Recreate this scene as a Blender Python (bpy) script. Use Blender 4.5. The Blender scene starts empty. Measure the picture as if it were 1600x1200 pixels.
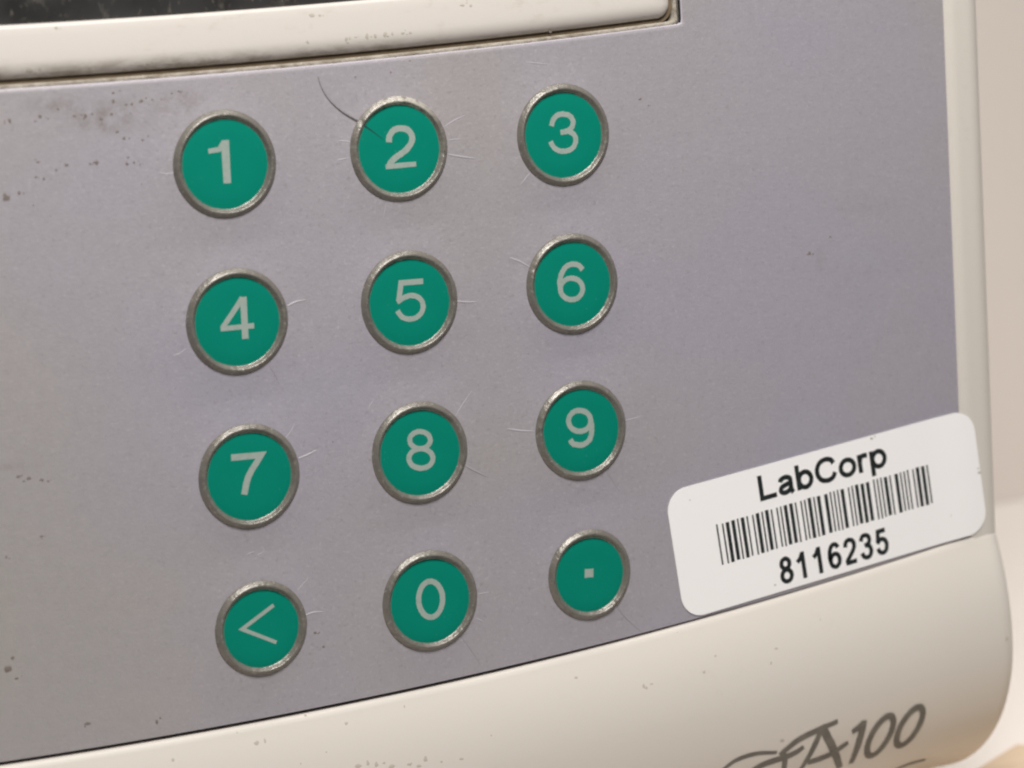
import bpy, math, random, json
from mathutils import Vector, Matrix

# ------------------------------------------------------------------ frame of reference
# panel millimetres (u right, v up, n out of the panel towards the viewer); table top at v = -95
S = 0.001
TABLE_V = -95.0
def W(u, v, n):
    return Vector((u * S, -n * S, (v - TABLE_V) * S))

sc = bpy.context.scene
col = sc.collection
random.seed(11)

# ------------------------------------------------------------------ camera
CAM = (-89.548, 14.390, 265.710)
RGT = (0.9040496, -0.06274183, 0.42279757)
DWN = (-0.11626725, -0.98796676, 0.10199803)
FWD = (0.4113104, -0.14136879, -0.90046578)
def wd(a): return Vector((a[0], -a[2], a[1]))
cam_d = bpy.data.cameras.new('camera')
cam_o = bpy.data.objects.new('camera', cam_d)
col.objects.link(cam_o)
r, d, f = wd(RGT), wd(DWN), wd(FWD)
rot = Matrix(((r.x, -d.x, -f.x), (r.y, -d.y, -f.y), (r.z, -d.z, -f.z)))
cam_o.matrix_world = Matrix.Translation(W(*CAM)) @ rot.to_4x4()
cam_d.sensor_width = 36.0
cam_d.lens = 36.0 * 4100 / 1600
cam_d.clip_start = 0.01
cam_d.clip_end = 20
cam_d.dof.use_dof = True
cam_d.dof.focus_distance = 0.293
cam_d.dof.aperture_fstop = 27
sc.camera = cam_o
sc.cycles.pixel_filter_type = 'BLACKMAN_HARRIS'
sc.cycles.filter_width = 2.1

# ------------------------------------------------------------------ room light (indoors: a key lamp, an added table and wall fill, and room ambience)
world = bpy.data.worlds.new('World')
sc.world = world
world.use_nodes = True
bg = world.node_tree.nodes['Background']
bg.inputs[0].default_value = (0.98, 0.985, 1.0, 1)
bg.inputs[1].default_value = 0.105
def area(name, loc, aim, size, power, colr):
    l = bpy.data.lights.new(name, 'AREA'); l.shape = 'RECTANGLE'; l.size, l.size_y = size
    l.energy = power; l.color = colr
    o = bpy.data.objects.new(name, l); col.objects.link(o)
    o.location = loc
    o.rotation_euler = (Vector(aim) - Vector(loc)).to_track_quat('-Z', 'Y').to_euler()
    return o
area('bench_lamp', W(-15, 265, 222), W(30, -20, 0), (0.12, 0.09), 1.86, (1.0, 0.972, 0.948))
area('table_wall_fill', W(380, 900, -60), W(240, -95, -90), (0.5, 0.3), 5.2, (1.0, 0.975, 0.95))  # unseen fill, added behind the panel plane to light table and wall

vs = sc.view_settings
sc.display_settings.display_device = 'sRGB'
vs.view_transform = 'Standard'; vs.look = 'None'; vs.exposure = 0.0; vs.gamma = 1.0
vs.use_curve_mapping = False

# ------------------------------------------------------------------ materials
def hexl(rgb):
    return tuple((c / 255 / 12.92) if c / 255 <= .04045 else ((c / 255 + .055) / 1.055) ** 2.4 for c in rgb) + (1,)
class NT:
    def __init__(s, name, base, rough=.5, metal=0., spec=.5):
        s.m = bpy.data.materials.new(name); s.m.use_nodes = True
        s.t = s.m.node_tree; s.b = s.t.nodes['Principled BSDF']
        s.b.inputs['Base Color'].default_value = base
        s.b.inputs['Roughness'].default_value = rough
        s.b.inputs['Metallic'].default_value = metal
        s.b.inputs['Specular IOR Level'].default_value = spec
        s.base = base; s.cs = None; s.bump = None
        s.co = s.t.nodes.new('ShaderNodeNewGeometry').outputs['Position']
    def link(s, a, b): s.t.links.new(a, b)
    def noise(s, scale, detail=3, rough=.5, stretch=None, dist=0):
        n = s.t.nodes.new('ShaderNodeTexNoise')
        n.inputs['Scale'].default_value = scale; n.inputs['Detail'].default_value = detail
        n.inputs['Roughness'].default_value = rough; n.inputs['Distortion'].default_value = dist
        src = s.co
        if stretch:
            mp = s.t.nodes.new('ShaderNodeMapping'); mp.inputs['Scale'].default_value = stretch
            s.link(s.co, mp.inputs[0]); src = mp.outputs[0]
        s.link(src, n.inputs['Vector'])
        return n.outputs['Fac']
    def ramp(s, fac, lo, hi, a=0., b=1.):
        r = s.t.nodes.new('ShaderNodeMapRange'); r.clamp = True
        r.inputs['From Min'].default_value = lo; r.inputs['From Max'].default_value = hi
        r.inputs['To Min'].default_value = a; r.inputs['To Max'].default_value = b
        s.link(fac, r.inputs['Value']); return r.outputs[0]
    def mul(s, a, b, op='MULTIPLY'):
        m = s.t.nodes.new('ShaderNodeMath'); m.operation = op
        for i, x in enumerate((a, b)):
            if isinstance(x, (int, float)): m.inputs[i].default_value = x
            else: s.link(x, m.inputs[i])
        return m.outputs[0]
    def mix(s, fac, colour):
        m = s.t.nodes.new('ShaderNodeMix'); m.data_type = 'RGBA'
        if isinstance(fac, (int, float)): m.inputs[0].default_value = fac
        else: s.link(fac, m.inputs[0])
        if s.cs is None: m.inputs[6].default_value = s.base
        else: s.link(s.cs, m.inputs[6])
        m.inputs[7].default_value = colour
        s.cs = m.outputs[2]; s.link(s.cs, s.b.inputs['Base Color'])
    def bumped(s, h, strength, dist):
        b = s.t.nodes.new('ShaderNodeBump')
        b.inputs['Strength'].default_value = strength; b.inputs['Distance'].default_value = dist
        s.link(h, b.inputs['Height'])
        if s.bump is not None: s.link(s.bump, b.inputs['Normal'])
        s.bump = b.outputs[0]; s.link(s.bump, s.b.inputs['Normal'])
    def blob(s, u, v, ru, rv, soft=1.0):
        # soft elliptical patch on the panel, 1 at the middle
        mp = s.t.nodes.new('ShaderNodeMapping'); mp.vector_type = 'TEXTURE'
        c = W(u, v, 0); mp.inputs['Location'].default_value = c
        mp.inputs['Scale'].default_value = (ru * S, 1e3, rv * S)
        s.link(s.co, mp.inputs[0])
        l = s.t.nodes.new('ShaderNodeVectorMath'); l.operation = 'LENGTH'
        s.link(mp.outputs[0], l.inputs[0])
        return s.ramp(l.outputs['Value'], 1.0, 0.15)

# grey-lilac satin film of the key panel
m = NT('panel_film', (.376, .350, .396, 1), .50, .20, .5)
m.mix(m.mul(m.ramp(m.noise(22, 2), .38, .66), .8), (.380, .352, .338, 1))
m.mix(m.mul(m.ramp(m.noise(31, 2, stretch=(1, 1, 1.6)), .5, .72), .45), (.355, .338, .41, 1))
m.mix(m.mul(m.ramp(m.noise(2300, 2, .6), .57, .72), .30), (.54, .51, .52, 1))  # pale flecks painted as glints on the film's fine bumps
m.mix(m.mul(m.ramp(m.noise(1900, 2, .6), .58, .74), .28), (.20, .18, .18, 1))
m.mix(m.mul(m.blob(-38, -48, 42, 46), .75), (.378, .352, .312, 1))  # broad warm patch: lamp-coloured reflection painted into the film colour
grime = m.ramp(m.noise(520, 5, .7), .40, .62)
for (u, v, ru, rv, k) in ((-12.5, 5.9, 6.5, 2.2, .8), (-4.2, 6.9, 3.4, 1.7, .65), (-17.5, 7.6, 4.5, 1.3, .55), (-30, -49.3, 1.6, 2.2, .5),
                          (72.8, -17.2, 1.2, 1.9, .30), (79.5, -11.5, 5, 2.0, .16), (-25, -29.3, 3.0, .7, .4), (77, -20, 4, 3.5, .12)):
    m.mix(m.mul(m.mul(m.blob(u, v, ru, rv), grime), k * .8), (.185, .155, .122, 1))
m.bumped(m.noise(2600, 3, .6), .30, .00010)
m.bumped(m.noise(95, 2), .10, .0012)
m.link(m.ramp(m.noise(900, 3), .3, .7, .46, .60), m.b.inputs['Roughness'])
FILM = m.m

m = NT('film_cut_edge', (.52, .485, .54, 1), .5); FILM_EDGE = m.m

m = NT('crease_film', (.40, .375, .40, 1), .5, .1, .4); CREASE = m.m
m = NT('crease_dark', (.30, .278, .30, 1), .55); CREASE_DARK = m.m
m = NT('crack_dark', (.07, .06, .057, 1), .7); CRACK = m.m  # near-black colour of the flat crack ribbon
m = NT('crack_green', (.004, .060, .048, 1), .5); CRACK_GREEN = m.m

# ivory moulded plastic
m = NT('ivory_plastic', (.62, .575, .515, 1), .42, 0, .4)
m.mix(m.mul(m.ramp(m.noise(16, 3), .4, .7), .25), (.585, .55, .495, 1))
m.mix(m.mul(m.ramp(m.noise(1900, 3, .6), .68, .80), .15), (.48, .44, .38, 1))
m.mix(m.mul(m.mul(m.ramp(m.noise(750, 4, .7), .56, .68), m.ramp(m.noise(60, 2), .52, .70)), .12), (.38, .34, .28, 1))
m.bumped(m.noise(1300, 3, .6), .10, .00010)
IVORY = m.m

m = NT('bezel_plastic', (.60, .555, .505, 1), .38, 0, .45)
m.mix(m.mul(m.ramp(m.noise(26, 3), .42, .68), .25), (.58, .54, .49, 1))
m.mix(m.mul(m.mul(m.ramp(m.noise(1100, 4, .7, stretch=(.45, 1, 1)), .55, .70), m.ramp(m.noise(75, 2), .46, .64)), .28), (.36, .30, .22, 1))
lowdirt = m.mul(m.ramp(m.noise(700, 5, .7, stretch=(.5, 1, 1.2)), .42, .62), .75)
sep = m.t.nodes.new('ShaderNodeSeparateXYZ'); m.link(m.co, sep.inputs[0])
# grime rubbed into the lower, outer corner of the frame (lies in the groove, about 1 mm high)
m.mix(m.mul(lowdirt, m.ramp(sep.outputs['Z'], (12.1 - TABLE_V) * S, (10.5 - TABLE_V) * S)), (.20, .15, .09, 1))
m.bumped(m.noise(1100, 3, .6), .10, .00010)
BEZEL = m.m

m = NT('grimy_ledge', (.43, .39, .33, 1), .8, 0, .2)
m.mix(m.mul(m.ramp(m.noise(420, 5, .75, stretch=(.6, 1, 1)), .42, .62), .75), (.17, .135, .09, 1))
m.mix(m.mul(m.ramp(m.noise(900, 3, .6), .62, .70), .7), (.62, .56, .47, 1))
m.bumped(m.noise(1100, 4, .7), .9, .00035)
LEDGE = m.m
m = NT('groove_grime_shade', (.15, .11, .070, 1), .9, 0, .1)  # brown grime, its tone also painting the shade beneath the frame
m.mix(m.mul(m.ramp(m.noise(700, 4), .45, .65), .4), (.23, .18, .12, 1))
GROOVE = m.m
m = NT('gap_shade', (.02, .016, .014, 1), .9, 0, .1); GAP = m.m  # near-black colour standing in for shade inside narrow gaps

m = NT('dark_display', (.020, .019, .018, 1), .35, 0, .4)
m.mix(m.mul(m.ramp(m.noise(420, 4, .65, stretch=(1.3, 1, .85), dist=.4), .58, .78), .40), (.17, .155, .13, 1))
m.mix(m.mul(m.ramp(m.noise(900, 3, .65, stretch=(1.4, 1, .8)), .60, .72), .4), (.24, .215, .18, 1))
m.link(m.ramp(m.noise(200, 3), .3, .7, .3, .65), m.b.inputs['Roughness'])
DISPLAY = m.m

m = NT('green_key', (.002, .203, .140, 1), .55, 0, .05)
m.mix(m.mul(m.ramp(m.noise(420, 3), .45, .7), .18), (.004, .212, .148, 1))
m.mix(m.mul(m.ramp(m.noise(3000, 2), .70, .76), .30), (.06, .32, .24, 1))
m.bumped(m.noise(500, 2), .08, .00012)
GREEN = m.m
m = NT('key_legend', (.325, .375, .335, 1), .5, 0, .15)
m.mix(m.mul(m.ramp(m.noise(1900, 3, .6), .48, .66), .5), (.23, .32, .27, 1))
LEGEND = m.m
m = NT('silver_ring', (.19, .176, .152, 1), .34, .28, .5)
m.mix(m.mul(m.ramp(m.noise(900, 4, .65), .48, .66), .6), (.135, .122, .104, 1))
m.mix(m.mul(m.ramp(m.noise(2200, 2), .62, .70), .5), (.36, .34, .30, 1))
m.bumped(m.noise(1500, 4, .65), .6, .00016)
RING = m.m

m = NT('silver_ring_worn', (.21, .195, .168, 1), .34, .2, .5)
m.mix(m.mul(m.ramp(m.noise(900, 4, .65), .48, .66), .6), (.135, .122, .104, 1))
m.mix(m.mul(m.blob(21.5, 5.2, 6.2, 3.0), m.ramp(m.noise(1300, 4, .65), .36, .50)), (.46, .43, .37, 1))
m.bumped(m.noise(1500, 4, .65), .8, .00018)
RING_WORN = m.m

m = NT('sticker_paper', (.91, .89, .875, 1), .42, 0, .4)
m.mix(m.mul(m.ramp(m.noise(70, 3), .4, .7), .3), (.89, .87, .858, 1))
m.bumped(m.noise(120, 3), .06, .0006)
PAPER = m.m
m = NT('black_print', (.012, .017, .016, 1), .5, 0, .3)
m.mix(m.mul(m.ramp(m.noise(900, 3), .5, .68), .35), (.035, .05, .047, 1))
INK = m.m
m = NT('grey_print', (.13, .118, .098, 1), .5, 0, .3)
m.mix(m.mul(m.ramp(m.noise(500, 3), .45, .65), .5), (.20, .18, .15, 1))
LOGO = m.m
m = NT('dirt', (.19, .16, .142, 1), .9, 0, .1); DIRT = m.m
m = NT('dirt_pale', (.45, .41, .35, 1), .9, 0, .1); DIRT_PALE = m.m
m = NT('rubber', (.03, .03, .03, 1), .8); RUBBER = m.m
m = NT('wall_paint', (.75, .685, .63, 1), .8, 0, .2)
m.mix(m.mul(m.noise(9, 3), .3), (.70, .635, .585, 1)); m.bumped(m.noise(300, 3), .1, .0005); WALL = m.m
m = NT('table_laminate', (.76, .705, .655, 1), .5, 0, .3)
m.mix(m.mul(m.noise(14, 3), .3), (.74, .69, .645, 1)); TABLE = m.m
m = NT('tan_board', (.60, .465, .33, 1), .7, 0, .2)
m.mix(m.mul(m.ramp(m.noise(60, 4, stretch=(1, 8, 1)), .4, .65), .4), (.53, .40, .28, 1)); TAN = m.m

# ------------------------------------------------------------------ object helpers
def mesh(name, verts, faces, mat, parent=None, smooth=True, mats=None, fmat=None, origin=None):
    """verts in panel mm; the object's origin is its parent's (or the given point)"""
    o0 = origin if origin is not None else (parent['_o'] if parent is not None else (0, 0, TABLE_V))
    base = W(*o0)
    me = bpy.data.meshes.new(name)
    me.from_pydata([tuple(W(*p) - base) for p in verts], [], faces)
    for mm in (mats or [mat]): me.materials.append(mm)
    if fmat:
        for p, k in zip(me.polygons, fmat): p.material_index = k
    if smooth:
        for p in me.polygons: p.use_smooth = True
    me.update()
    o = bpy.data.objects.new(name, me); col.objects.link(o)
    if parent is not None:
        o.parent = parent
        po = parent['_o']; o.location = W(*o0) - W(*po)
    else:
        o.location = base
    o['_o'] = list(o0)
    return o
def sharp(o, deg=35):
    o.data.set_sharp_from_angle(angle=math.radians(deg))
def grid(nu, nv, off=0, flip=False):
    fs = []
    for i in range(nu - 1):
        for j in range(nv - 1):
            a = off + i * nv + j
            q = (a, a + nv, a + nv + 1, a + 1)
            fs.append(q[::-1] if flip else q)
    return fs
def box(u0, u1, v0, v1, n0, n1):
    v = [(u0, v0, n0), (u1, v0, n0), (u1, v1, n0), (u0, v1, n0), (u0, v0, n1), (u1, v0, n1), (u1, v1, n1), (u0, v1, n1)]
    f = [(3, 2, 1, 0), (4, 5, 6, 7), (0, 1, 5, 4), (1, 2, 6, 5), (2, 3, 7, 6), (3, 0, 4, 7)]
    return v, f
def lin(a, b, k): return [a + (b - a) * i / (k - 1) for i in range(k)]
def catmull(p, closed, k=6):
    n = len(p); out = []
    rng = range(n if closed else n - 1)
    for i in rng:
        g = (lambda j: p[j % n]) if closed else (lambda j: p[min(max(j, 0), n - 1)])
        p0, p1, p2, p3 = g(i - 1), g(i), g(i + 1), g(i + 2)
        for s in range(k):
            t = s / k
            out.append(tuple(.5 * (2 * p1[c] + (p2[c] - p0[c]) * t + (2 * p0[c] - 5 * p1[c] + 4 * p2[c] - p3[c]) * t * t
                                   + (3 * p1[c] - p0[c] - 3 * p2[c] + p3[c]) * t ** 3) for c in (0, 1)))
    if not closed: out.append(tuple(p[-1]))
    return out
def ribbon(verts, faces, pts, width, smooth, closed, nfun, lift=0., taper=None, jit=0.):
    """flat printed stroke following a surface: nfun(u, v) gives the height"""
    p = catmull(pts, closed) if smooth else [tuple(q) for q in pts]
    if not smooth and len(p) == 2:
        a, b = p; p = [a, ((a[0] + b[0]) / 2, (a[1] + b[1]) / 2), b]
    n = len(p); off = len(verts)
    for i in range(n):
        a = p[i - 1] if (closed or i > 0) else p[i]
        b = p[(i + 1) % n] if (closed or i < n - 1) else p[i]
        c = p[i]
        d1 = Vector((c[0] - a[0], c[1] - a[1])); d2 = Vector((b[0] - c[0], b[1] - c[1]))
        if d1.length < 1e-9: d1 = d2.copy()
        if d2.length < 1e-9: d2 = d1.copy()
        d1.normalize(); d2.normalize()
        t = (d1 + d2); t = t.normalized() if t.length > 1e-6 else d1
        nn = Vector((-t.y, t.x)); k = 1 / max(.45, nn.dot(Vector((-d1.y, d1.x))))
        w = width * .5 * k * (taper(i / (n - 1)) if taper else 1)
        wl = w * (1 + random.uniform(-jit, jit)); wr = w * (1 + random.uniform(-jit, jit))
        for q in ((c[0] + nn.x * wl, c[1] + nn.y * wl), (c[0] - nn.x * wr, c[1] - nn.y * wr)):
            verts.append((q[0], q[1], nfun(*q) + lift))
    m_ = n if closed else n - 1
    for i in range(m_):
        a, b = off + 2 * i, off + 2 * ((i + 1) % n)
        faces.append((a + 1, b + 1, b, a))
def blobs(spots, nfun, h=.03, k=9, sat=True):
    """tiny lumps of dirt lying on a surface"""
    verts, faces = [], []
    more = []
    for (u, v, r) in spots:
        more.append((u, v, r))
        for _ in range(random.choice((0, 1, 1, 2)) if sat else 0):
            more.append((u + random.gauss(0, 1.6) * r + r, v + random.gauss(0, 1.2) * r, r * random.uniform(.25, .6)))
    for (u, v, r) in more:
        o = len(verts); ph = random.uniform(0, 6.28); el = random.uniform(.7, 1.5)
        rr = [r * 1.3 * random.uniform(.65, 1.2) for _ in range(k)]
        for s, hh in ((1, -.004), (.7, h)):
            for i in range(k):
                a = ph + 2 * math.pi * i / k
                q = (u + rr[i] * s * math.cos(a) * el, v + rr[i] * s * math.sin(a) / el)
                verts.append((q[0], q[1], nfun(*q) + hh))
        verts.append((u, v, nfun(u, v) + h * 1.1))
        for i in range(k):
            j = (i + 1) % k
            faces.append((o + i, o + j, o + k + j, o + k + i)); faces.append((o + k + i, o + k + j, o + 2 * k))
    return verts, faces
def tag(o, label=None, cat=None, group=None, kind=None):
    for a, b in (('label', label), ('category', cat), ('group', group), ('kind', kind)):
        if b: o[a] = b
    return o

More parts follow.
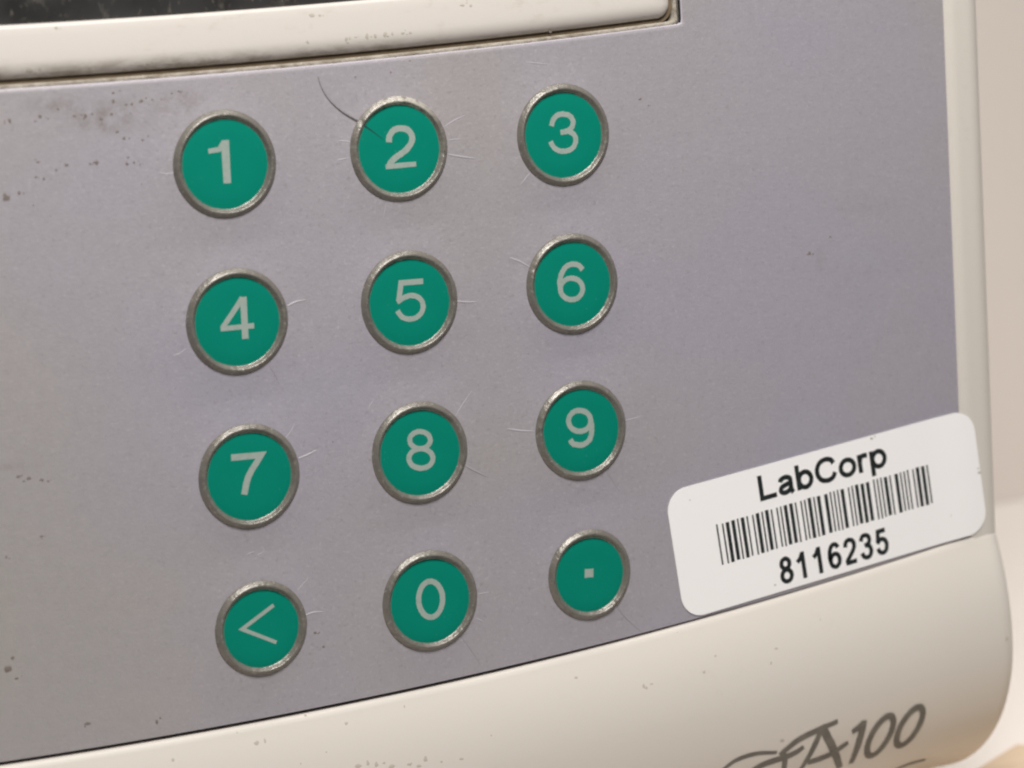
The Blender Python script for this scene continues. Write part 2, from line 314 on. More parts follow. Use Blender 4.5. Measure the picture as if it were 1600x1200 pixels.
DATA = json.loads(r'''{"glyph":{"1":[[[[-1.75,1.51],[-0.53,1.6],[-0.02,2.26]],0.6,0,0],[[[0.18,2.54],[0.16,1.71],[0.08,-2.02]],0.95,0,0]],"2":[[[[18.83,0.86],[18.98,1.54],[19.59,2.15],[20.45,2.25],[21.27,1.92],[21.62,1.21],[21.41,0.51],[20.69,-0.2],[19.65,-0.79],[18.98,-1.26],[18.68,-1.76]],0.78,1,0],[[[18.26,-1.77],[21.87,-1.76]],0.62,0,0]],"3":[[[[38.56,1.12],[38.88,1.89],[39.47,2.29],[40.13,2.34],[40.92,2.06],[41.28,1.47],[41.08,0.81],[40.47,0.42],[39.63,0.34]],0.68,1,0],[[[40.48,0.46],[41.25,0.02],[41.48,-0.64],[41.23,-1.33],[40.64,-1.71],[39.73,-1.79],[38.97,-1.52],[38.54,-1.04],[38.34,-0.58]],0.68,1,0]],"4":[[[[0.77,-14.31],[-1.72,-17.32]],0.66,0,0],[[[-1.95,-17.38],[1.82,-17.43]],0.62,0,0],[[[0.85,-14.24],[0.75,-18.74]],0.86,0,0]],"5":[[[[21.76,-14.65],[19.12,-14.58],[18.71,-16.54]],0.66,0,0],[[[18.49,-16.64],[19.41,-16.21],[20.31,-16.09],[21.18,-16.48],[21.56,-17.29],[21.25,-18.14],[20.51,-18.6],[19.61,-18.62],[18.88,-18.25],[18.48,-17.58]],0.66,1,0]],"6":[[[[41.24,-17.5],[41.14,-17.87],[40.92,-18.19],[40.59,-18.43],[40.19,-18.56],[39.76,-18.57],[39.33,-18.47],[38.96,-18.26],[38.67,-17.96],[38.49,-17.6],[38.45,-17.21],[38.54,-16.84],[38.76,-16.53],[39.09,-16.29],[39.49,-16.15],[39.92,-16.14],[40.35,-16.24],[40.73,-16.45],[41.02,-16.75],[41.19,-17.11]],0.68,1,1],[[[41.38,-15.32],[40.94,-14.82],[40.28,-14.57],[39.4,-14.73],[38.74,-15.45],[38.42,-16.39],[38.44,-17.3]],0.7,1,0]],"7":[[[[-1.91,-31.35],[1.46,-31.49],[0.92,-32.21],[0.35,-32.93],[-0.16,-33.66],[-0.44,-34.36],[-0.75,-35.52]],0.8,0,0]],"8":[[[[21.32,-32.36],[21.24,-32.65],[21.04,-32.89],[20.75,-33.06],[20.4,-33.16],[20.02,-33.15],[19.64,-33.06],[19.31,-32.88],[19.05,-32.63],[18.9,-32.35],[18.86,-32.05],[18.94,-31.76],[19.13,-31.52],[19.42,-31.35],[19.77,-31.25],[20.16,-31.26],[20.53,-31.35],[20.87,-31.53],[21.13,-31.77],[21.28,-32.06]],0.66,1,1],[[[21.48,-34.45],[21.38,-34.78],[21.16,-35.06],[20.82,-35.26],[20.41,-35.36],[19.96,-35.36],[19.52,-35.24],[19.14,-35.04],[18.84,-34.76],[18.66,-34.43],[18.61,-34.08],[18.71,-33.75],[18.93,-33.48],[19.27,-33.28],[19.68,-33.18],[20.12,-33.18],[20.56,-33.29],[20.95,-33.5],[21.25,-33.78],[21.43,-34.11]],0.68,1,1]],"9":[[[[41.27,-32.67],[41.18,-33.03],[40.96,-33.34],[40.63,-33.57],[40.22,-33.69],[39.79,-33.69],[39.36,-33.58],[38.98,-33.36],[38.68,-33.06],[38.51,-32.7],[38.46,-32.32],[38.56,-31.96],[38.78,-31.65],[39.11,-31.42],[39.51,-31.3],[39.94,-31.3],[40.37,-31.41],[40.75,-31.63],[41.05,-31.93],[41.23,-32.29]],0.7,1,1],[[[41.28,-32.67],[41.35,-33.6],[41.06,-34.68],[40.34,-35.21],[39.65,-35.27],[38.88,-35.02],[38.55,-34.49]],0.72,1,0]],"<":[[[[1.59,-48.08],[-2.19,-50.16],[1.58,-52.24]],0.48,0,0]],"0":[[[[21.49,-50.48],[21.37,-51.1],[21.13,-51.63],[20.78,-52.03],[20.35,-52.26],[19.9,-52.29],[19.46,-52.12],[19.08,-51.77],[18.8,-51.27],[18.63,-50.68],[18.61,-50.04],[18.73,-49.42],[18.97,-48.89],[19.32,-48.49],[19.74,-48.26],[20.2,-48.23],[20.63,-48.4],[21.02,-48.75],[21.3,-49.24],[21.47,-49.84]],0.72,1,1]],".":[[[[39.35,-50.2],[40.46,-50.29]],1.12,0,0]]},"crease":[[[[-5.63,-0.44],[-6.61,-0.49],[-7.56,-0.15]],1],[[[13.01,1.46],[14.04,1.31],[15.13,0.88]],1],[[[25.68,-1.0],[27.35,-1.42],[29.34,-1.79]],2],[[[25.67,2.09],[26.87,2.63],[28.21,3.1]],1],[[[25.94,0.53],[27.64,0.53]],1],[[[18.08,-5.77],[17.86,-6.59],[17.58,-7.4]],1],[[[12.78,-0.59],[14.13,-0.49]],1],[[[35.64,-3.88],[34.28,-5.19]],1],[[[5.83,-15.75],[6.81,-15.43],[8.15,-15.29]],2],[[[-5.93,-19.1],[-6.68,-19.56],[-7.4,-19.69]],1],[[[3.14,-21.85],[3.73,-22.76],[4.27,-24.22]],-1],[[[25.28,-17.21],[26.58,-17.49],[28.37,-17.68]],2],[[[32.47,-13.13],[33.7,-13.68],[35.22,-14.7]],2],[[[4.47,-29.99],[5.19,-29.31],[5.71,-28.39]],1],[[[5.76,-32.42],[6.82,-32.2],[8.12,-31.73]],2],[[[24.59,-30.08],[25.7,-28.77],[26.8,-27.52]],1],[[[25.27,-35.75],[26.4,-36.48],[28.15,-37.52]],-2],[[[30.82,-32.3],[32.38,-32.72],[34.45,-33.05]],2],[[[45.63,-33.19],[46.88,-33.12],[48.39,-32.93]],1],[[[42.8,-38.5],[43.55,-39.72],[44.52,-41.35]],-1],[[[5.21,-49.79],[6.19,-49.65],[7.53,-49.79]],2],[[[4.46,-46.95],[5.26,-46.28],[5.9,-45.74]],1],[[[25.87,-50.58],[27.46,-50.6]],1],[[[25.29,-53.22],[26.59,-53.95]],1],[[[23.2,-54.74],[24.35,-56.41],[25.83,-59.03]],-1],[[[43.1,-54.5],[44.41,-56.22],[46.38,-58.29]],-2],[[[0.76,-41.42],[1.0,-42.09],[0.31,-42.42],[1.09,-42.74]],1],[[[-1.07,-42.21],[-0.01,-41.87]],1],[[[14.27,-28.1],[14.95,-27.11]],1],[[[36.01,8.41],[38.99,7.93]],1]],"crack":[[11.25,8.46],[11.59,7.21],[12.3,5.92],[13.4,4.74],[14.73,3.75],[15.66,3.2],[16.22,2.81]],"crack_key":[[16.04,2.89],[16.89,2.27],[18.31,1.12]],"speck_panel":[[-23.74,-1.45,0.288],[-22.26,-1.14,0.16],[-21.77,-1.21,0.072],[-20.37,0.35,0.12],[-19.58,0.11,0.136],[-18.24,0.92,0.112],[-20.03,1.87,0.12],[-17.05,1.32,0.168],[-14.57,1.24,0.112],[-13.86,1.29,0.2],[-14.07,1.34,0.112],[-10.46,1.57,0.104],[-10.66,0.92,0.136],[-9.86,0.97,0.112],[-9.24,0.71,0.08],[-10.72,3.57,0.144],[-11.38,4.28,0.136],[-8.76,3.25,0.12],[-8.12,3.61,0.08],[-17.45,7.08,0.104],[-19.4,6.47,0.16],[-18.59,6.2,0.096],[-15.83,6.27,0.112],[-14.63,6.21,0.192],[-13.91,6.4,0.088],[-12.97,5.74,0.152],[-11.86,6.18,0.152],[-11.53,7.47,0.152],[-11.45,8.36,0.128],[-10.72,8.52,0.08],[-10.21,7.03,0.112],[-9.56,7.05,0.12],[-8.53,7.26,0.168],[-7.36,7.34,0.08],[-22.56,6.23,0.152],[-23.12,6.13,0.096],[-19.93,6.03,0.096],[-5.21,7.85,0.08],[-4.39,8.0,0.112],[-9.26,-1.31,0.056],[-20.91,-2.52,0.064],[-16.12,6.98,0.056],[-6.35,7.31,0.064],[-15.05,6.35,0.072],[-9.78,6.1,0.064],[-27.97,-50.36,0.346],[-27.13,-51.53,0.154],[-20.02,-57.67,0.192],[-12.48,-58.78,0.192],[-22.61,-31.04,0.154],[-23.94,-30.66,0.192],[-25.06,-30.37,0.154],[-21.95,-31.26,0.115],[50.04,3.3,0.115],[74.37,-14.69,0.115],[71.45,-16.38,0.192],[-27.03,-38.56,0.115],[-23.15,-36.95,0.115],[19.69,8.37,0.077],[15.55,8.17,0.077],[22.04,9.46,0.077],[51.06,2.5,0.077],[39.26,11.54,0.115],[7.03,-53.62,0.115],[6.18,-51.9,0.154],[9.91,-31.11,0.077]],"speck_lip":[[-1.75,-62.85,0.231],[-0.77,-62.74,0.154],[-3.72,-61.4,0.154],[4.31,-60.96,0.115],[8.78,-62.47,0.154],[13.47,-60.99,0.154],[15.87,-61.82,0.115],[17.32,-67.75,0.231],[21.59,-68.5,0.192],[19.18,-68.37,0.115],[10.52,-67.01,0.192],[11.46,-67.38,0.231],[12.38,-67.33,0.154],[13.23,-67.83,0.269],[15.36,-67.99,0.192],[9.36,-67.16,0.231],[16.47,-68.4,0.192],[37.02,-61.94,0.154],[45.22,-64.11,0.192],[46.23,-64.05,0.115],[25.54,-66.5,0.077],[63.3,-73.85,0.231],[95.22,-66.29,0.192],[63.08,-62.51,0.154],[62.1,-64.07,0.154],[53.17,-63.74,0.154],[50.85,-58.95,0.077],[55.01,-62.19,0.115],[45.5,-64.38,0.154],[-11.31,-62.98,0.154],[69.64,-60.13,0.077],[5.93,-65.06,0.077],[2.82,-65.77,0.077]],"speck_bezel":[[-20.15,11.24,0.269],[-19.08,11.3,0.154],[-16.97,15.33,0.154],[11.03,15.01,0.231],[11.9,14.96,0.154],[28.58,15.1,0.192],[29.57,14.98,0.154],[14.64,12.27,0.192],[15.76,12.41,0.115],[17.02,12.4,0.231],[17.99,12.41,0.192],[19.12,12.48,0.231],[20.02,12.49,0.154],[21.23,12.49,0.192],[22.13,12.5,0.154],[-7.52,11.06,0.192],[-10.11,10.64,0.154],[-8.02,10.89,0.154],[-5.23,10.98,0.231],[10.22,12.21,0.154],[15.01,12.32,0.115],[-13.15,11.17,0.115]],"logo":[[[[55.47,-76.36],[57.19,-75.31],[59.76,-74.96],[62.85,-75.4]],0.55,1,0],[[[63.78,-75.59],[64.33,-77.14],[64.62,-79.09]],0.7,1,0],[[[57.99,-78.55],[61.03,-76.81],[64.89,-76.17],[66.59,-75.36]],0.8,1,0],[[[63.29,-75.84],[65.42,-74.34],[67.98,-73.47],[70.95,-72.75]],0.75,1,0],[[[68.81,-72.95],[68.08,-75.57],[67.06,-78.86]],0.72,1,0],[[[68.72,-72.93],[70.48,-75.78],[73.17,-79.86]],0.95,1,0],[[[67.8,-77.88],[70.63,-77.36],[72.99,-76.02]],0.75,1,0],[[[73.24,-74.65],[74.06,-74.2],[74.69,-73.54]],0.7,1,0],[[[74.75,-73.38],[74.61,-75.9],[74.57,-79.48]],0.85,1,0],[[[82.8,-82.71],[84.65,-82.02],[87.02,-81.83]],0.42,1,0],[[[79.07,-75.98],[79.16,-75.15],[79.13,-74.43],[78.96,-73.87],[78.66,-73.53],[78.24,-73.43],[77.76,-73.58],[77.24,-73.96],[76.76,-74.54],[76.38,-75.28],[76.14,-76.11],[76.09,-76.96],[76.23,-77.75],[76.52,-78.38],[76.93,-78.79],[77.39,-78.92],[77.84,-78.75],[78.24,-78.3],[78.59,-77.64],[78.87,-76.83]],0.74,1,1],[[[83.22,-75.44],[83.33,-74.65],[83.31,-73.96],[83.15,-73.43],[82.85,-73.1],[82.44,-73.0],[81.94,-73.14],[81.41,-73.51],[80.92,-74.07],[80.52,-74.78],[80.26,-75.58],[80.19,-76.39],[80.3,-77.14],[80.57,-77.74],[80.96,-78.12],[81.42,-78.24],[81.88,-78.08],[82.31,-77.66],[82.69,-77.03],[83.0,-76.26]],0.74,1,1]]}''')

# ------------------------------------------------------------------ the setting: table top and the wall behind
def slab(name, u0, u1, v0, v1, n0, n1, mat, bev=0):
    v, f = box(u0, u1, v0, v1, n0, n1)
    o = mesh(name, v, f, mat, None, False); return o
tag(slab('tabletop', -900, 1100, TABLE_V - 30, TABLE_V, -186, 34, TABLE), kind='structure')
tag(slab('wall', -900, 1100, TABLE_V - 30, 700, -300, -186.3, WALL), kind='structure')

# ------------------------------------------------------------------ the analyser: shape of the front
PITCH_V = 16.815
KEY_R, KEY_RS = 5.742, 5.280
U_FILM = 91.6            # right edge of the film
U_WIN = 56.05            # right edge of the window cut in it
U_L = -118.0             # left end of the cabinet
V_T = 74.0               # top of the cabinet
WIN_L, WIN_T = -106.0, 58.0
FILM_L, FILM_T = -112.0, 68.0
def vbot(u): return -60.45 + 7e-4 * (u + 8) ** 2
def vwin(u): return 9.40 + 4.2e-4 * (u + 13) ** 2
def gap(u): return .42 if u < 30 else (.42 - .22 * (u - 30) / 30 if u < 60 else max(.0, .2 - .2 * (u - 60) / 32))
V_BASE = -86.5
def lipc(u):
    t = min(1, max(0, u / 95)); vc = -67.0 - 4.0 * (1 - t)
    return vc, 2.2 + .9 * t, vc - V_BASE
def lipn(u, v):
    vb = vbot(u) - gap(u); VC, NC, RL = lipc(u)
    if v > VC:
        x = min(1, (v - VC) / (vb - VC)); return NC * (1 - x * x)
    return NC - RL + math.sqrt(max(0, RL * RL - (v - VC) ** 2))
LEG = ['1', '2', '3', '4', '5', '6', '7', '8', '9', '<', '0', '.']
KEYS = []
for j in range(4):
    for i in range(3):
        KEYS.append((LEG[j * 3 + i], i * 20.0, -j * PITCH_V, KEY_RS if (j == 3 and i != 1) else KEY_R))
MOUND = .20
def filmn(u, v):
    h = 0.
    for (_, ku, kv, kr) in KEYS:
        dx, dy = u - ku, v - kv
        if abs(dx) < 16 and abs(dy) < 16:
            rr = math.hypot(dx, dy)
            h = max(h, MOUND if rr <= kr else MOUND * math.exp(-((rr - kr) / 2.4)))
    return h
RIM_UC, RIM_R, RIM_N = 94.8, 2.5, .25
def rimn(u):
    if u <= U_FILM: return -.5
    if u < 93.2: 
        t = (u - U_FILM) / (93.2 - U_FILM); return -.35 + (RIM_N + .35) * (1 - (1 - t) ** 2)
    if u <= RIM_UC: return RIM_N
    x = min(1, (u - RIM_UC) / RIM_R); return RIM_N - RIM_R * (1 - math.sqrt(1 - x * x))

analyser = bpy.data.objects.new('lab_analyzer', None); col.objects.link(analyser)
analyser['_o'] = [-10, TABLE_V, -60]; analyser.location = W(-10, TABLE_V, -60)
tag(analyser, 'ivory laboratory analyzer with lilac-grey key panel of twelve round green keys', 'lab analyzer')

# -------- housing: lip under the panel, right-hand rim, side, back, top and bottom, plate behind the film
V, F = [], []
def lip_profile(u):
    vb = vbot(u) - gap(u); VC, NC, RL = lipc(u)
    out = [(vb, -2.2), (vb, -1.2), (vb, -.45), (vb - .05, -.22), (vb - .16, .0)]
    for t in lin(0, 1, 22):
        vv = (vb - .32) + (VC - (vb - .32)) * t; x = (vv - VC) / (vb - VC)
        out.append((vv, NC * (1 - x * x) + .06 * math.exp(-(vb - vv) / .5)))
    for a in lin(4, 90, 26):
        out.append((VC - RL * math.sin(math.radians(a)), NC - RL + RL * math.cos(math.radians(a))))
    for n in lin(-24, -118, 8): out.append((V_BASE, n))
    return out
us = lin(U_L, -40, 20) + lin(-38, RIM_UC, 120)
n_pr = None
cols = []
for u in us:
    pr = lip_profile(u); cols.append([(u, a, b) for a, b in pr])
k_min = min(len(c) for c in cols)
assert all(len(c) == k_min for c in cols), sorted({len(c) for c in cols})
last = [(a, b) for (_, a, b) in cols[-1]]
nrm = []
for i in range(len(last)):
    a = last[max(0, i - 1)]; b = last[min(len(last) - 1, i + 1)]
    t = Vector((b[0] - a[0], b[1] - a[1])).normalized(); nrm.append(Vector((t.y, -t.x)))
for i in range(7): nrm[i] = nrm[7]
for ph in lin(8, 90, 10):
    s_, c_ = math.sin(math.radians(ph)), math.cos(math.radians(ph))
    ring = []
    for (a, b), nn in zip(last, nrm):
        ins = RIM_R * (1 - c_)
        ring.append((RIM_UC + RIM_R * s_, a - nn.x * ins, b - nn.y * ins))
    cols.append(ring)
for c in cols: V += c
F += grid(len(cols), k_min, 0)
# rim and right side
rus = [U_FILM + .03] + lin(U_FILM + .05, 93.2, 9)[1:] + lin(93.2, RIM_UC, 5)[1:]
prof = [(u, rimn(u)) for u in rus]
prof = [(U_FILM + .03, -2.2)] + prof
for ph in lin(8, 90, 12):
    prof.append((RIM_UC + RIM_R * math.sin(math.radians(ph)), RIM_N - RIM_R * (1 - math.cos(math.radians(ph)))))
prof += [(RIM_UC + RIM_R, n) for n in lin(-8, -118, 5)]
off = len(V)
vts = lin(0, 1, 40)
for (u, n) in prof:
    for t in vts:
        lo = vbot(min(u, RIM_UC)) - (.02 if u < 92.5 else 3.0)
        if n < -2.3: lo = min(lo, V_BASE + .01 if n < -16 else lo)
        V.append((u, lo + (V_T - lo) * t, n))
F += grid(len(prof), len(vts), off)
# plate behind the film, top, back, left side
for bx in ((U_L + .01, U_FILM + .02, -61.5, V_T - .01, -3.2, -2.2), (U_L, RIM_UC + RIM_R, V_T, V_T + 2, -118, -2.0),
           (U_L, RIM_UC + RIM_R - .02, V_BASE + .02, V_T, -120, -118), (U_L - 2, U_L, V_BASE, V_T + 2, -118, .2)):
    v, f = box(*bx); o_ = len(V); V += v; F += [tuple(i + o_ for i in q) for q in f]
housing = mesh('housing', V, F, IVORY, analyser); sharp(housing, 40)

# near-black strip painting the shade in the gap between film and lip
V, F = [], []
gu = lin(U_L + 1, U_FILM, 60)
for u in gu:
    V += [(u, vbot(u) - gap(u) - .25, -1.15), (u, vbot(u) + .5, -1.15)]
F = grid(len(gu), 2, 0)
mesh('gap_shade_floor', V, F, GAP, housing)

# dirt on the lip
v, f = blobs([tuple(s) for s in DATA['speck_lip']], lipn, .02, 9, False)
tag(mesh('dirt_specks', v, f, DIRT_PALE, housing), kind='stuff')

# -------- film (key panel)
EPS = .0
ul = lin(FILM_L, -34, 60) + lin(-33.5, U_WIN, 190)[0:] + lin(U_WIN, U_FILM, 78)[1:]
rows_low, rows_mid, rows_top = 165, 90, 10
iw = next(i for i, u in enumerate(ul) if abs(u - U_WIN) < 1e-6)
il = min(range(len(ul)), key=lambda i: abs(ul[i] - WIN_L))
nv = rows_low + rows_mid + rows_top
V, F, FM = [], [], []
for i, u in enumerate(ul):
    vw = vwin(min(u, U_WIN)); vb = vbot(u)
    for j in range(rows_low): 
        v = vb + (vw - vb) * j / (rows_low - 1); V.append((u, v, filmn(u, v)))
    for j in range(rows_mid): V.append((u, vw + (WIN_T - vw) * (j + 1) / rows_mid, 0))
    for j in range(rows_top): V.append((u, WIN_T + (FILM_T - WIN_T) * (j + 1) / rows_top, 0))
jl, jh = rows_low - 1, rows_low + rows_mid - 1
k = iw * nv + jl
V[k] = (V[k][0] - .12, V[k][1] + .12, 0)
for i in range(len(ul) - 1):
    for j in range(nv - 1):
        if il <= i < iw and jl <= j < jh: continue
        a = i * nv + j; F.append((a, a + nv, a + nv + 1, a + 1)); FM.append(0)
# cut edges, 0.5 mm thick, with a soft break at the corner
def edge(idx, du, dv, close=False):
    base = [V[q] for q in idx]
    o_ = len(V)
    for (s, n) in ((.06, -.05), (.09, -.20), (.09, -.6)):
        for p in base: V.append((p[0] + du * s, p[1] + dv * s, p[2] + n))
    K = len(idx)
    lay = [list(idx)] + [list(range(o_ + q * K, o_ + (q + 1) * K)) for q in range(3)]
    for a, b in zip(lay, lay[1:]):
        for q in range(K - 1): F.append((a[q], a[q + 1], b[q + 1], b[q])); FM.append(2 if close and a is lay[2] else 1)
edge([i * nv + jl for i in range(il, iw + 1)], 0, 1)                       # below the window
edge([iw * nv + j for j in range(jh, jl - 1, -1)], -1, 0, True)                    # right of the window, deep wall coloured dark as slit shade
edge([i * nv for i in range(len(ul) - 1, -1, -1)], 0, -.3)                   # bottom
edge([(len(ul) - 1) * nv + j for j in range(nv)][::-1], .1, 0)
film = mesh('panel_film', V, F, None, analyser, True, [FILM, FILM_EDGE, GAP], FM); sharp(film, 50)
film['label'] = 'satin grey-lilac panel film, smudged and creased round the keys'

# creases pressed into the film round the keys
for pts, st in DATA['crease']:
    v, f = [], []
    k = abs(st)
    p = catmull(pts, False, 5)
    n = len(p); wmax = .10 if k == 1 else .15; hmax = .03 if k == 1 else .06
    for i, c in enumerate(p):
        a, b = p[max(0, i - 1)], p[min(n - 1, i + 1)]
        t = Vector((b[0] - a[0], b[1] - a[1])).normalized(); nn = Vector((-t.y, t.x))
        e = max(.06, math.sin(math.pi * min(.97, max(.05, .12 + .85 * i / (n - 1)))) ** .8)
        for s, h in ((-1, -.01), (-.35, .9), (.35, .9), (1, -.01)):
            q = (c[0] + nn.x * s * wmax * e, c[1] + nn.y * s * wmax * e)
            hh = hmax * e * h if h > 0 else -.012
            v.append((q[0], q[1], filmn(*q) + hh))
    f = grid(n, 4, 0, flip=True)
    mesh('crease', v, f, CREASE if st > 0 else CREASE_DARK, film)
# long dark crack running into the key with the numeral 2
v, f = [], []
ribbon(v, f, DATA['crack'], .32, True, False, filmn, .012, lambda t: .18 + .82 * t ** 1.3, .15)
mesh('crack', v, f, CRACK, film)
v, f = [], []
ribbon(v, f, [(p[0] + .16, p[1] + .20) for p in DATA['crack']], .16, True, False, filmn, .03, lambda t: .1 + .9 * t, .15)
mesh('crease', v, f, CREASE, film)
v, f = blobs([tuple(s) for s in DATA['speck_panel']], filmn, .025)
tag(mesh('dirt_specks', v, f, DIRT, film), kind='stuff')

# -------- window frame (bezel), ledge, display
BZ_R, BZ_L, BZ_T = 54.55, -104.6, 56.6
def outline(grow, rr=None):
    """closed outline of the frame, counter-clockwise, grown outwards"""
    pts = []
    rad = 1.7
    uu0, uu1 = BZ_L - grow, BZ_R + grow
    def vb_(u): return vwin(u) + .98 - grow
    R_ = rr if rr else max(.3, rad + grow)
    for u in lin(uu0 + R_, uu1 - R_, 90): pts.append((u, vb_(u)))
    cu, cv = uu1 - R_, vb_(uu1 - R_) + R_
    for a in lin(-82, 0, 9): pts.append((cu + R_ * math.cos(math.radians(a)), cv + R_ * math.sin(math.radians(a))))
    for v in lin(cv + 1, BZ_T + grow - R_, 30): pts.append((uu1, v))
    for a in lin(0, 90, 8): pts.append((uu1 - R_ + R_ * math.cos(math.radians(a)), BZ_T + grow - R_ + R_ * math.sin(math.radians(a))))
    for u in lin(uu1 - R_ - 2, uu0 + R_ + 2, 30): pts.append((u, BZ_T + grow))
    for a in lin(90, 180, 8): pts.append((uu0 + R_ + R_ * math.cos(math.radians(a)), BZ_T + grow - R_ + R_ * math.sin(math.radians(a))))
    for v in lin(BZ_T + grow - R_ - 2, vb_(uu0 + R_) + R_ + 1, 30): pts.append((uu0, v))
    cu, cv = uu0 + R_, vb_(uu0 + R_) + R_
    for a in lin(180, 262, 9): pts.append((cu + R_ * math.cos(math.radians(a)), cv + R_ * math.sin(math.radians(a))))
    return pts
def loft(prof, rr=None):
    V, F = [], []
    for g, n in prof:
        pts = outline(g, rr); K = len(pts)
        V += [(a, b, n) for a, b in pts]
    for q in range(len(prof) - 1):
        for i in range(K):
            j = (i + 1) % K
            F.append((q * K + i, q * K + j, (q + 1) * K + j, (q + 1) * K + i))
    return V, F
BP = [(-.02, -2.1), (-.01, -.75), (-.02, -.45), (-.10, -.18), (-.28, .08), (-.52, .26), (-.82, .40), (-1.15, .49), (-1.5, .535), (-1.85, .53),
      (-2.3, .50), (-3.2, .42), (-4.3, .30), (-5.1, .20), (-5.35, .13), (-5.5, -.08), (-5.55, -.7), (-5.56, -2.1)]
V, F = loft(BP)
bezel = mesh('window_frame', V, F, BEZEL, analyser); sharp(bezel, 60)
def bezn(u, v):
    g = -(v - (vwin(u) + .98))
    for (a, na), (b, nb) in zip(BP[1:], BP[2:]):
        if b <= g <= a: return na + (nb - na) * (a - g) / (a - b)
    return -.5
v, f = blobs([tuple(s) for s in DATA['speck_bezel']], bezn, .02)
tag(mesh('dirt_specks', v, f, DIRT_PALE, bezel), kind='stuff')
V, F = loft([(.95, -2.1), (.95, -.20), (.90, -.13), (.58, -.13), (.48, -.22), (.44, -2.1)], .5)
mesh('ledge', V, F, LEDGE, bezel)
V, F = loft([(.55, -.42), (-.3, -.42)])
mesh('groove', V, F, GROOVE, bezel)
V, F = loft([(1.9, -1.9), (.9, -1.9)], .5)
mesh('gap_shade_floor', V, F, GAP, bezel)  # dark ring painting the shade in the slit round the frame
dv, df = box(BZ_L + 5, BZ_R - 5, vwin(0) + 5.6, BZ_T - 5, -2.1, -1.1)
mesh('display', dv, df, DISPLAY, analyser, False)

# -------- keys
NUMWORD = {'1': 'numeral 1', '2': 'numeral 2', '3': 'numeral 3', '4': 'numeral 4', '5': 'numeral 5', '6': 'numeral 6', '7': 'numeral 7',
           '8': 'numeral 8', '9': 'numeral 9', '0': 'numeral 0', '<': 'left arrow sign', '.': 'square dot'}
RP = [(.03, -.06), (0, .03), (-.14, .16), (-.30, .32), (-.44, .44), (-.52, .475), (-.60, .47), (-.67, .41), (-.78, .27), (-.89, .13), (-1.0, .04), (-1.04, 0)]
FACE_N = MOUND + .05
def wob(seed):
    rg = random.Random(seed); a = [(rg.uniform(-1, 1), rg.uniform(0, 6.28), k) for k in (2, 3, 5, 9, 17, 29)]
    return lambda t: sum(c * math.sin(k * t + p) / (k ** .5) for c, p, k in a)
for idx, (leg, ku, kv, kr) in enumerate(KEYS):
    k = 96
    V = [(ku, kv, FACE_N)]; F = []
    for rr, n in ((kr * .5, FACE_N), (kr - .9, FACE_N), (kr - .6, FACE_N - .05), (kr - .55, -.3)):
        for i in range(k):
            a = 2 * math.pi * i / k; V.append((ku + rr * math.cos(a), kv + rr * math.sin(a), n))
    for i in range(k):
        j = (i + 1) % k; F.append((0, 1 + i, 1 + j))
        for q in range(3): F.append((1 + q * k + i, 1 + (q + 1) * k + i, 1 + (q + 1) * k + j, 1 + q * k + j))
    key = mesh('key', V, F, GREEN, analyser, True, origin=(ku, kv, 0)); sharp(key, 40)
    key['label'] = 'round green key with grey ' + NUMWORD[leg]
    # raised silver ring, a little uneven, nicked where creases cross it
    k = 144; w1, w2, w3 = wob(idx * 7 + 1), wob(idx * 7 + 2), wob(idx * 7 + 3)
    nicks = []
    for pts, st in DATA['crease']:
        for p in (pts[0], pts[-1]):
            if abs(math.hypot(p[0] - ku, p[1] - kv) - kr) < .9: nicks.append((math.atan2(p[1] - kv, p[0] - ku), .10 * abs(st)))
    if leg == '2': nicks.append((math.atan2(DATA['crack'][-1][1] - kv, DATA['crack'][-1][0] - ku), .30))
    V, F = [], []
    for qi, (dr, n) in enumerate(RP):
        for i in range(k):
            a = 2 * math.pi * i / k
            h = 1 + .05 * w1(a)
            for (na, nd) in nicks:
                da = (a - na + math.pi) % (2 * math.pi) - math.pi
                h -= nd * math.exp(-(da / .035) ** 2) * 1.6
            inner = max(0, (qi - 6) / 5)
            rr = kr + dr + .025 * w2(a) * (1 - inner) + .035 * w3(a) * inner + inner * random.uniform(-.03, .03) + (random.uniform(-.02, .02) if 4 <= qi <= 7 else 0)
            if leg == '2' and .2 < a < 2.6: rr -= inner * .0 - inner * .10 * math.sin((a - .2) / 2.4 * math.pi)
            V.append((ku + rr * math.cos(a), kv + rr * math.sin(a), MOUND + (n * h if n > 0 else n) + (.04 if qi == len(RP) - 1 else 0)))
    for q in range(len(RP) - 1):
        for i in range(k):
            j = (i + 1) % k; F.append((q * k + i, q * k + j, (q + 1) * k + j, (q + 1) * k + i))
    mesh('ring', V, F, RING_WORN if leg == '2' else RING, key)
    V, F = [], []
    for si, (pts, w, sm, cl) in enumerate(DATA['glyph'][leg]):
        ribbon(V, F, pts, w * .88, sm, cl, lambda a, b: FACE_N, .008 + .004 * si, None, .09)
    mesh('legend', V, F, LEGEND, key)
    if leg == '2':
        V, F = [], []
        ribbon(V, F, DATA['crack_key'], .26, True, False, lambda a, b: FACE_N, .005, lambda t: 1 - .9 * t, .1)
        mesh('crack', V, F, CRACK_GREEN, key)

# -------- printed model mark on the lip
V, F = [], []
for si, (pts, w, sm, cl) in enumerate(DATA['logo']):
    tp = None if cl else (lambda t: .62 + .38 * math.sin(math.pi * min(1, .15 + .8 * t)))
    ribbon(V, F, pts, w * 1.12, True, cl, lipn, .02 + .006 * si, tp, .06)
mesh('model_lettering', V, F, LOGO, analyser)

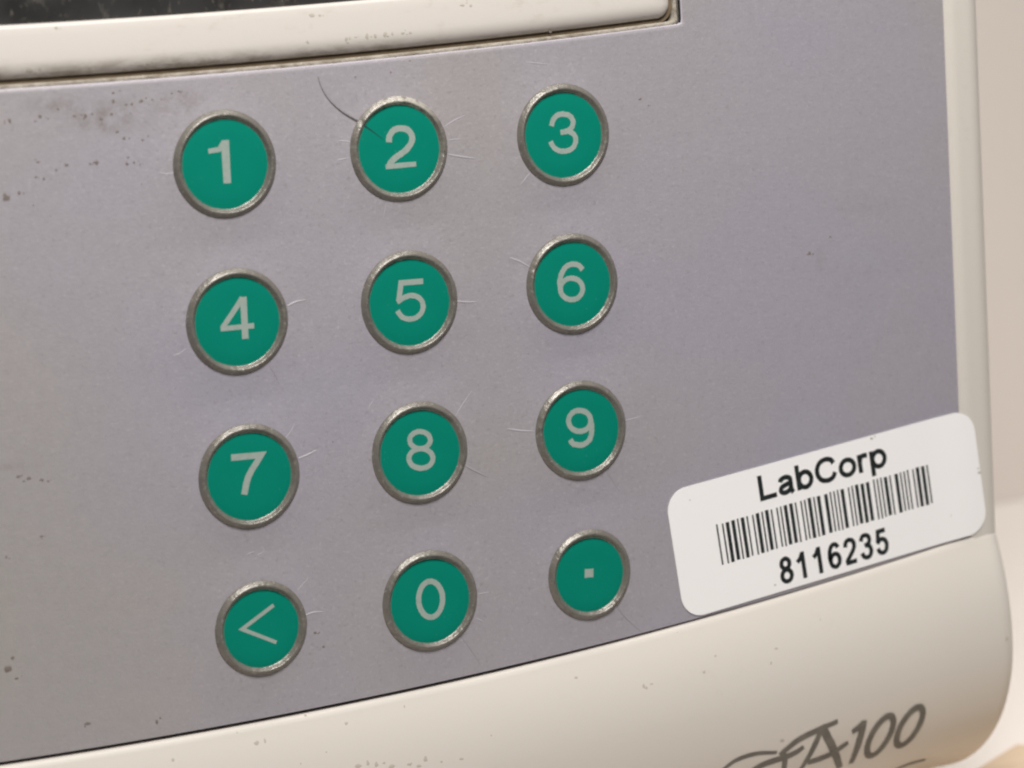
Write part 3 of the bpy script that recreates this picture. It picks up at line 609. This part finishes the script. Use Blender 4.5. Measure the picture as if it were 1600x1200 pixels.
# -------- feet
for (u, n) in ((-100, -35), (82, -40), (-100, -105), (82, -105)):
    V, F = [], []; k = 24
    for (rr, vv) in ((6.5, TABLE_V), (7, TABLE_V + .6), (7, V_BASE + .3)):
        for i in range(k): a = 2 * math.pi * i / k; V.append((u + rr * math.cos(a), vv, n + rr * math.sin(a)))
    for q in range(2):
        for i in range(k): j = (i + 1) % k; F.append((q * k + i, (q + 1) * k + i, (q + 1) * k + j, q * k + j))
    F.append(tuple(range(k)))
    mesh('foot', V, F, RUBBER, analyser)

# ------------------------------------------------------------------ barcode sticker
A0 = math.radians(6.32); CA, SA = math.cos(A0), math.sin(A0)
SO = (52.05, -57.75)                    # lower left corner before rounding
SW, SH, SR = 43.15, 15.55, 2.75
def st(x, y): return (SO[0] + x * CA - y * SA, SO[1] + x * SA + y * CA)
def stn(u, v):
    if u < 87: return .05
    t = min(1, (u - 87) / 6.2); t = t * t * (3 - 2 * t)
    n = .05 + (RIM_N + .02) * t
    if u > RIM_UC: n = rimn(u) + .07
    return n
# rows of the rounded rectangle
pts_x = []
V, F = [], []
nx, ny = 90, 40
for i in range(nx):
    t = i / (nx - 1); x = SW * (.5 - .5 * math.cos(math.pi * t))
    ins = 0.
    if x < SR: ins = SR - math.sqrt(max(0, SR * SR - (SR - x) ** 2))
    if x > SW - SR: ins = SR - math.sqrt(max(0, SR * SR - (x - SW + SR) ** 2))
    for j in range(ny):
        y = ins + (SH - 2 * ins) * j / (ny - 1); u, v = st(x, y)
        V.append((u, v, stn(u, v) + .09))
F = grid(nx, ny, 0)
top = len(V)
rim_idx = [i * ny for i in range(nx)] + [(nx - 1) * ny + j for j in range(1, ny)] + [i * ny + ny - 1 for i in range(nx - 2, -1, -1)] + [j for j in range(ny - 2, 0, -1)]
o_ = len(V)
for q in rim_idx: p = V[q]; V.append((p[0], p[1], p[2] - .09))
K = len(rim_idx)
for i in range(K): j = (i + 1) % K; F.append((rim_idx[i], o_ + i, o_ + j, rim_idx[j]))
sticker = bpy.data.objects.new('barcode_sticker', None); col.objects.link(sticker)
c_ = st(SW / 2, 0); sticker['_o'] = [c_[0], c_[1], .05]; sticker.location = W(*sticker['_o'])
tag(sticker, 'white rounded barcode sticker stuck across the lower right corner of the key panel', 'sticker')
paper = mesh('paper', V, F, PAPER, sticker); sharp(paper, 50)
def prn(u, v): return stn(u, v) + .09
# Code 39 bars
C39 = {'1': '110100101011', '2': '101100101011', '3': '110110010101', '5': '110100110101', '6': '101100110101', '8': '110100101101', '*': '100101101101'}
bits = '0'.join(C39[c] for c in '*8116235*')
BX0, BX1 = 5.95, 35.95
BY0, BY1 = 5.25, 10.15
mod = (BX1 - BX0) / len(bits)
V, F = [], []
i = 0
while i < len(bits):
    if bits[i] == '1':
        j = i
        while j < len(bits) and bits[j] == '1': j += 1
        w = .86 if j - i == 1 else .94
        x0 = BX0 + (i + (1 - w) / 2 * (j - i)) * mod; x1 = BX0 + (j - (1 - w) / 2 * (j - i)) * mod
        o_ = len(V)
        for y in lin(BY0 + random.uniform(-.06, .06), BY1 + random.uniform(-.06, .06), 3):
            for x in (x0, x1):
                u, v = st(x, y); V.append((u, v, prn(u, v) + .006))
        for q in range(2): F.append((o_ + 2 * q, o_ + 2 * q + 1, o_ + 2 * q + 3, o_ + 2 * q + 2))
        i = j
    else: i += 1
mesh('barcode', V, F, INK, sticker)
# lettering, drawn stroke by stroke (capital height 1)
def el(cx, cy, rx, ry, k=18): return [(cx + rx * math.cos(2 * math.pi * i / k), cy + ry * math.sin(2 * math.pi * i / k)) for i in range(k)]
ABC = {
 'L': (.84, [([(.13, 1), (.13, .09), (.76, .09)], 0, 0)]),
 'a': (.77, [([(.11, .52), (.17, .61), (.35, .665), (.52, .61), (.56, .48), (.56, .14), (.63, 0)], 1, 0),
             ([(.56, .41), (.35, .37), (.17, .31), (.105, .19), (.17, .095), (.31, .07), (.47, .13), (.56, .25)], 1, 0)]),
 'b': (.85, [([(.12, 1), (.12, 0)], 0, 0), (el(.41, .365, .265, .30), 1, 1)]),
 'C': (1.0, [([(.84, .69), (.75, .85), (.53, .92), (.27, .85), (.12, .63), (.12, .37), (.27, .15), (.53, .08), (.75, .15), (.86, .33)], 1, 0)]),
 'o': (.85, [(el(.42, .365, .295, .30), 1, 1)]),
 'r': (.54, [([(.12, .735), (.12, 0)], 0, 0), ([(.12, .42), (.17, .57), (.29, .655), (.47, .63)], 1, 0)]),
 'p': (.85, [([(.12, .735), (.12, -.27)], 0, 0), (el(.41, .365, .265, .30), 1, 1)]),
 '8': (.77, [(el(.385, .735, .215, .185), 1, 1), (el(.385, .29, .255, .215), 1, 1)]),
 '1': (.77, [([(.13, .66), (.30, .76), (.42, .92)], 1, 0), ([(.45, 1.0), (.45, 0)], 0, 0)]),
 '6': (.77, [([(.63, .77), (.55, .88), (.41, .92), (.24, .84), (.14, .62), (.13, .38), (.2, .17), (.38, .08), (.56, .15), (.64, .31), (.58, .49), (.41, .56), (.24, .5), (.15, .36)], 1, 0)]),
 '2': (.77, [([(.13, .68), (.20, .86), (.38, .92), (.56, .86), (.63, .7), (.55, .52), (.36, .34), (.2, .2), (.13, .09)], 1, 0), ([(.07, .085), (.67, .085)], 0, 0)]),
 '3': (.77, [([(.13, .73), (.22, .88), (.38, .92), (.55, .86), (.6, .72), (.52, .58), (.30, .54)], 1, 0), ([(.36, .535), (.55, .49), (.63, .3), (.55, .14), (.38, .08), (.2, .14), (.11, .29)], 1, 0)]),
 '5': (.77, [([(.63, .91), (.22, .91), (.16, .50)], 0, 0), ([(.13, .46), (.25, .57), (.4, .6), (.57, .52), (.63, .34), (.55, .15), (.37, .08), (.2, .14), (.12, .28)], 1, 0)]),
}
def lettering(name, text, x0, y0, width, cap, weight, nar=1.):
    total = sum(ABC[c][0] for c in text); sx = width / total
    V, F = [], []; x = x0; li = 0
    for c in text:
        adv, strokes = ABC[c]
        for (p, sm, cl) in strokes:
            q = [st(x + (a * nar + adv * (1 - nar) / 2) * sx, y0 + b * cap) for a, b in p]
            ribbon(V, F, q, weight, sm, cl, prn, .006 + .004 * (li % 3), None, .04); li += 1
        x += adv * sx
    return mesh(name, V, F, INK, sticker)
lettering('name_lettering', 'LabCorp', 12.2, 11.42, 18.4, 3.08, .60)
lettering('number_lettering', '8116235', 13.25, .75, 15.9, 3.30, .56, .87)

# small marks on the sticker
v, f = blobs([st(x, y) + (r_,) for x, y, r_ in ((28.6, 15.2, .16), (29.1, 15.35, .10), (12.6, 1.0, .13), (43.0, 7.4, .18), (42.9, 8.0, .10), (3.1, 13.9, .08), (38.2, 3.1, .06))],
             prn, .012, 9, False)
tag(mesh('dirt_specks', v, f, DIRT_PALE, sticker), kind='stuff')

# ------------------------------------------------------------------ tan board lying on the table beside the analyser
a_ = (118.2, -28.4); e1 = Vector((-.868, .497)); e2 = Vector((.497, .868))
V, F = [], []
def bp(s, t): q = Vector(a_) + e1 * s + e2 * t; return q
b_ = .5
cr = [(0, 0), (46, 0), (46, 42), (0, 42)]
for (ins, v) in ((0, TABLE_V), (0, TABLE_V + 3.6), (.4, TABLE_V + 4)):
    for (s, t) in cr:
        q = bp(s + (ins if s == 0 else -ins), t + (ins if t == 0 else -ins)); V.append((q.x, v, q.y))
F = [(0, 1, 2, 3), (11, 10, 9, 8)]
for L_ in (0, 4):
    for i in range(4): j = (i + 1) % 4; F.append((L_ + j, L_ + i, L_ + 4 + i, L_ + 4 + j))
board = mesh('wooden_board', V, F, TAN, None, False, origin=(a_[0], TABLE_V, a_[1]))
tag(board, 'flat tan board lying on the pale table right beside the analyzer', 'board')

for o in list(sc.objects):
    if '_o' in o: del o['_o']
    if o.type == 'MESH':
        o.data.validate()
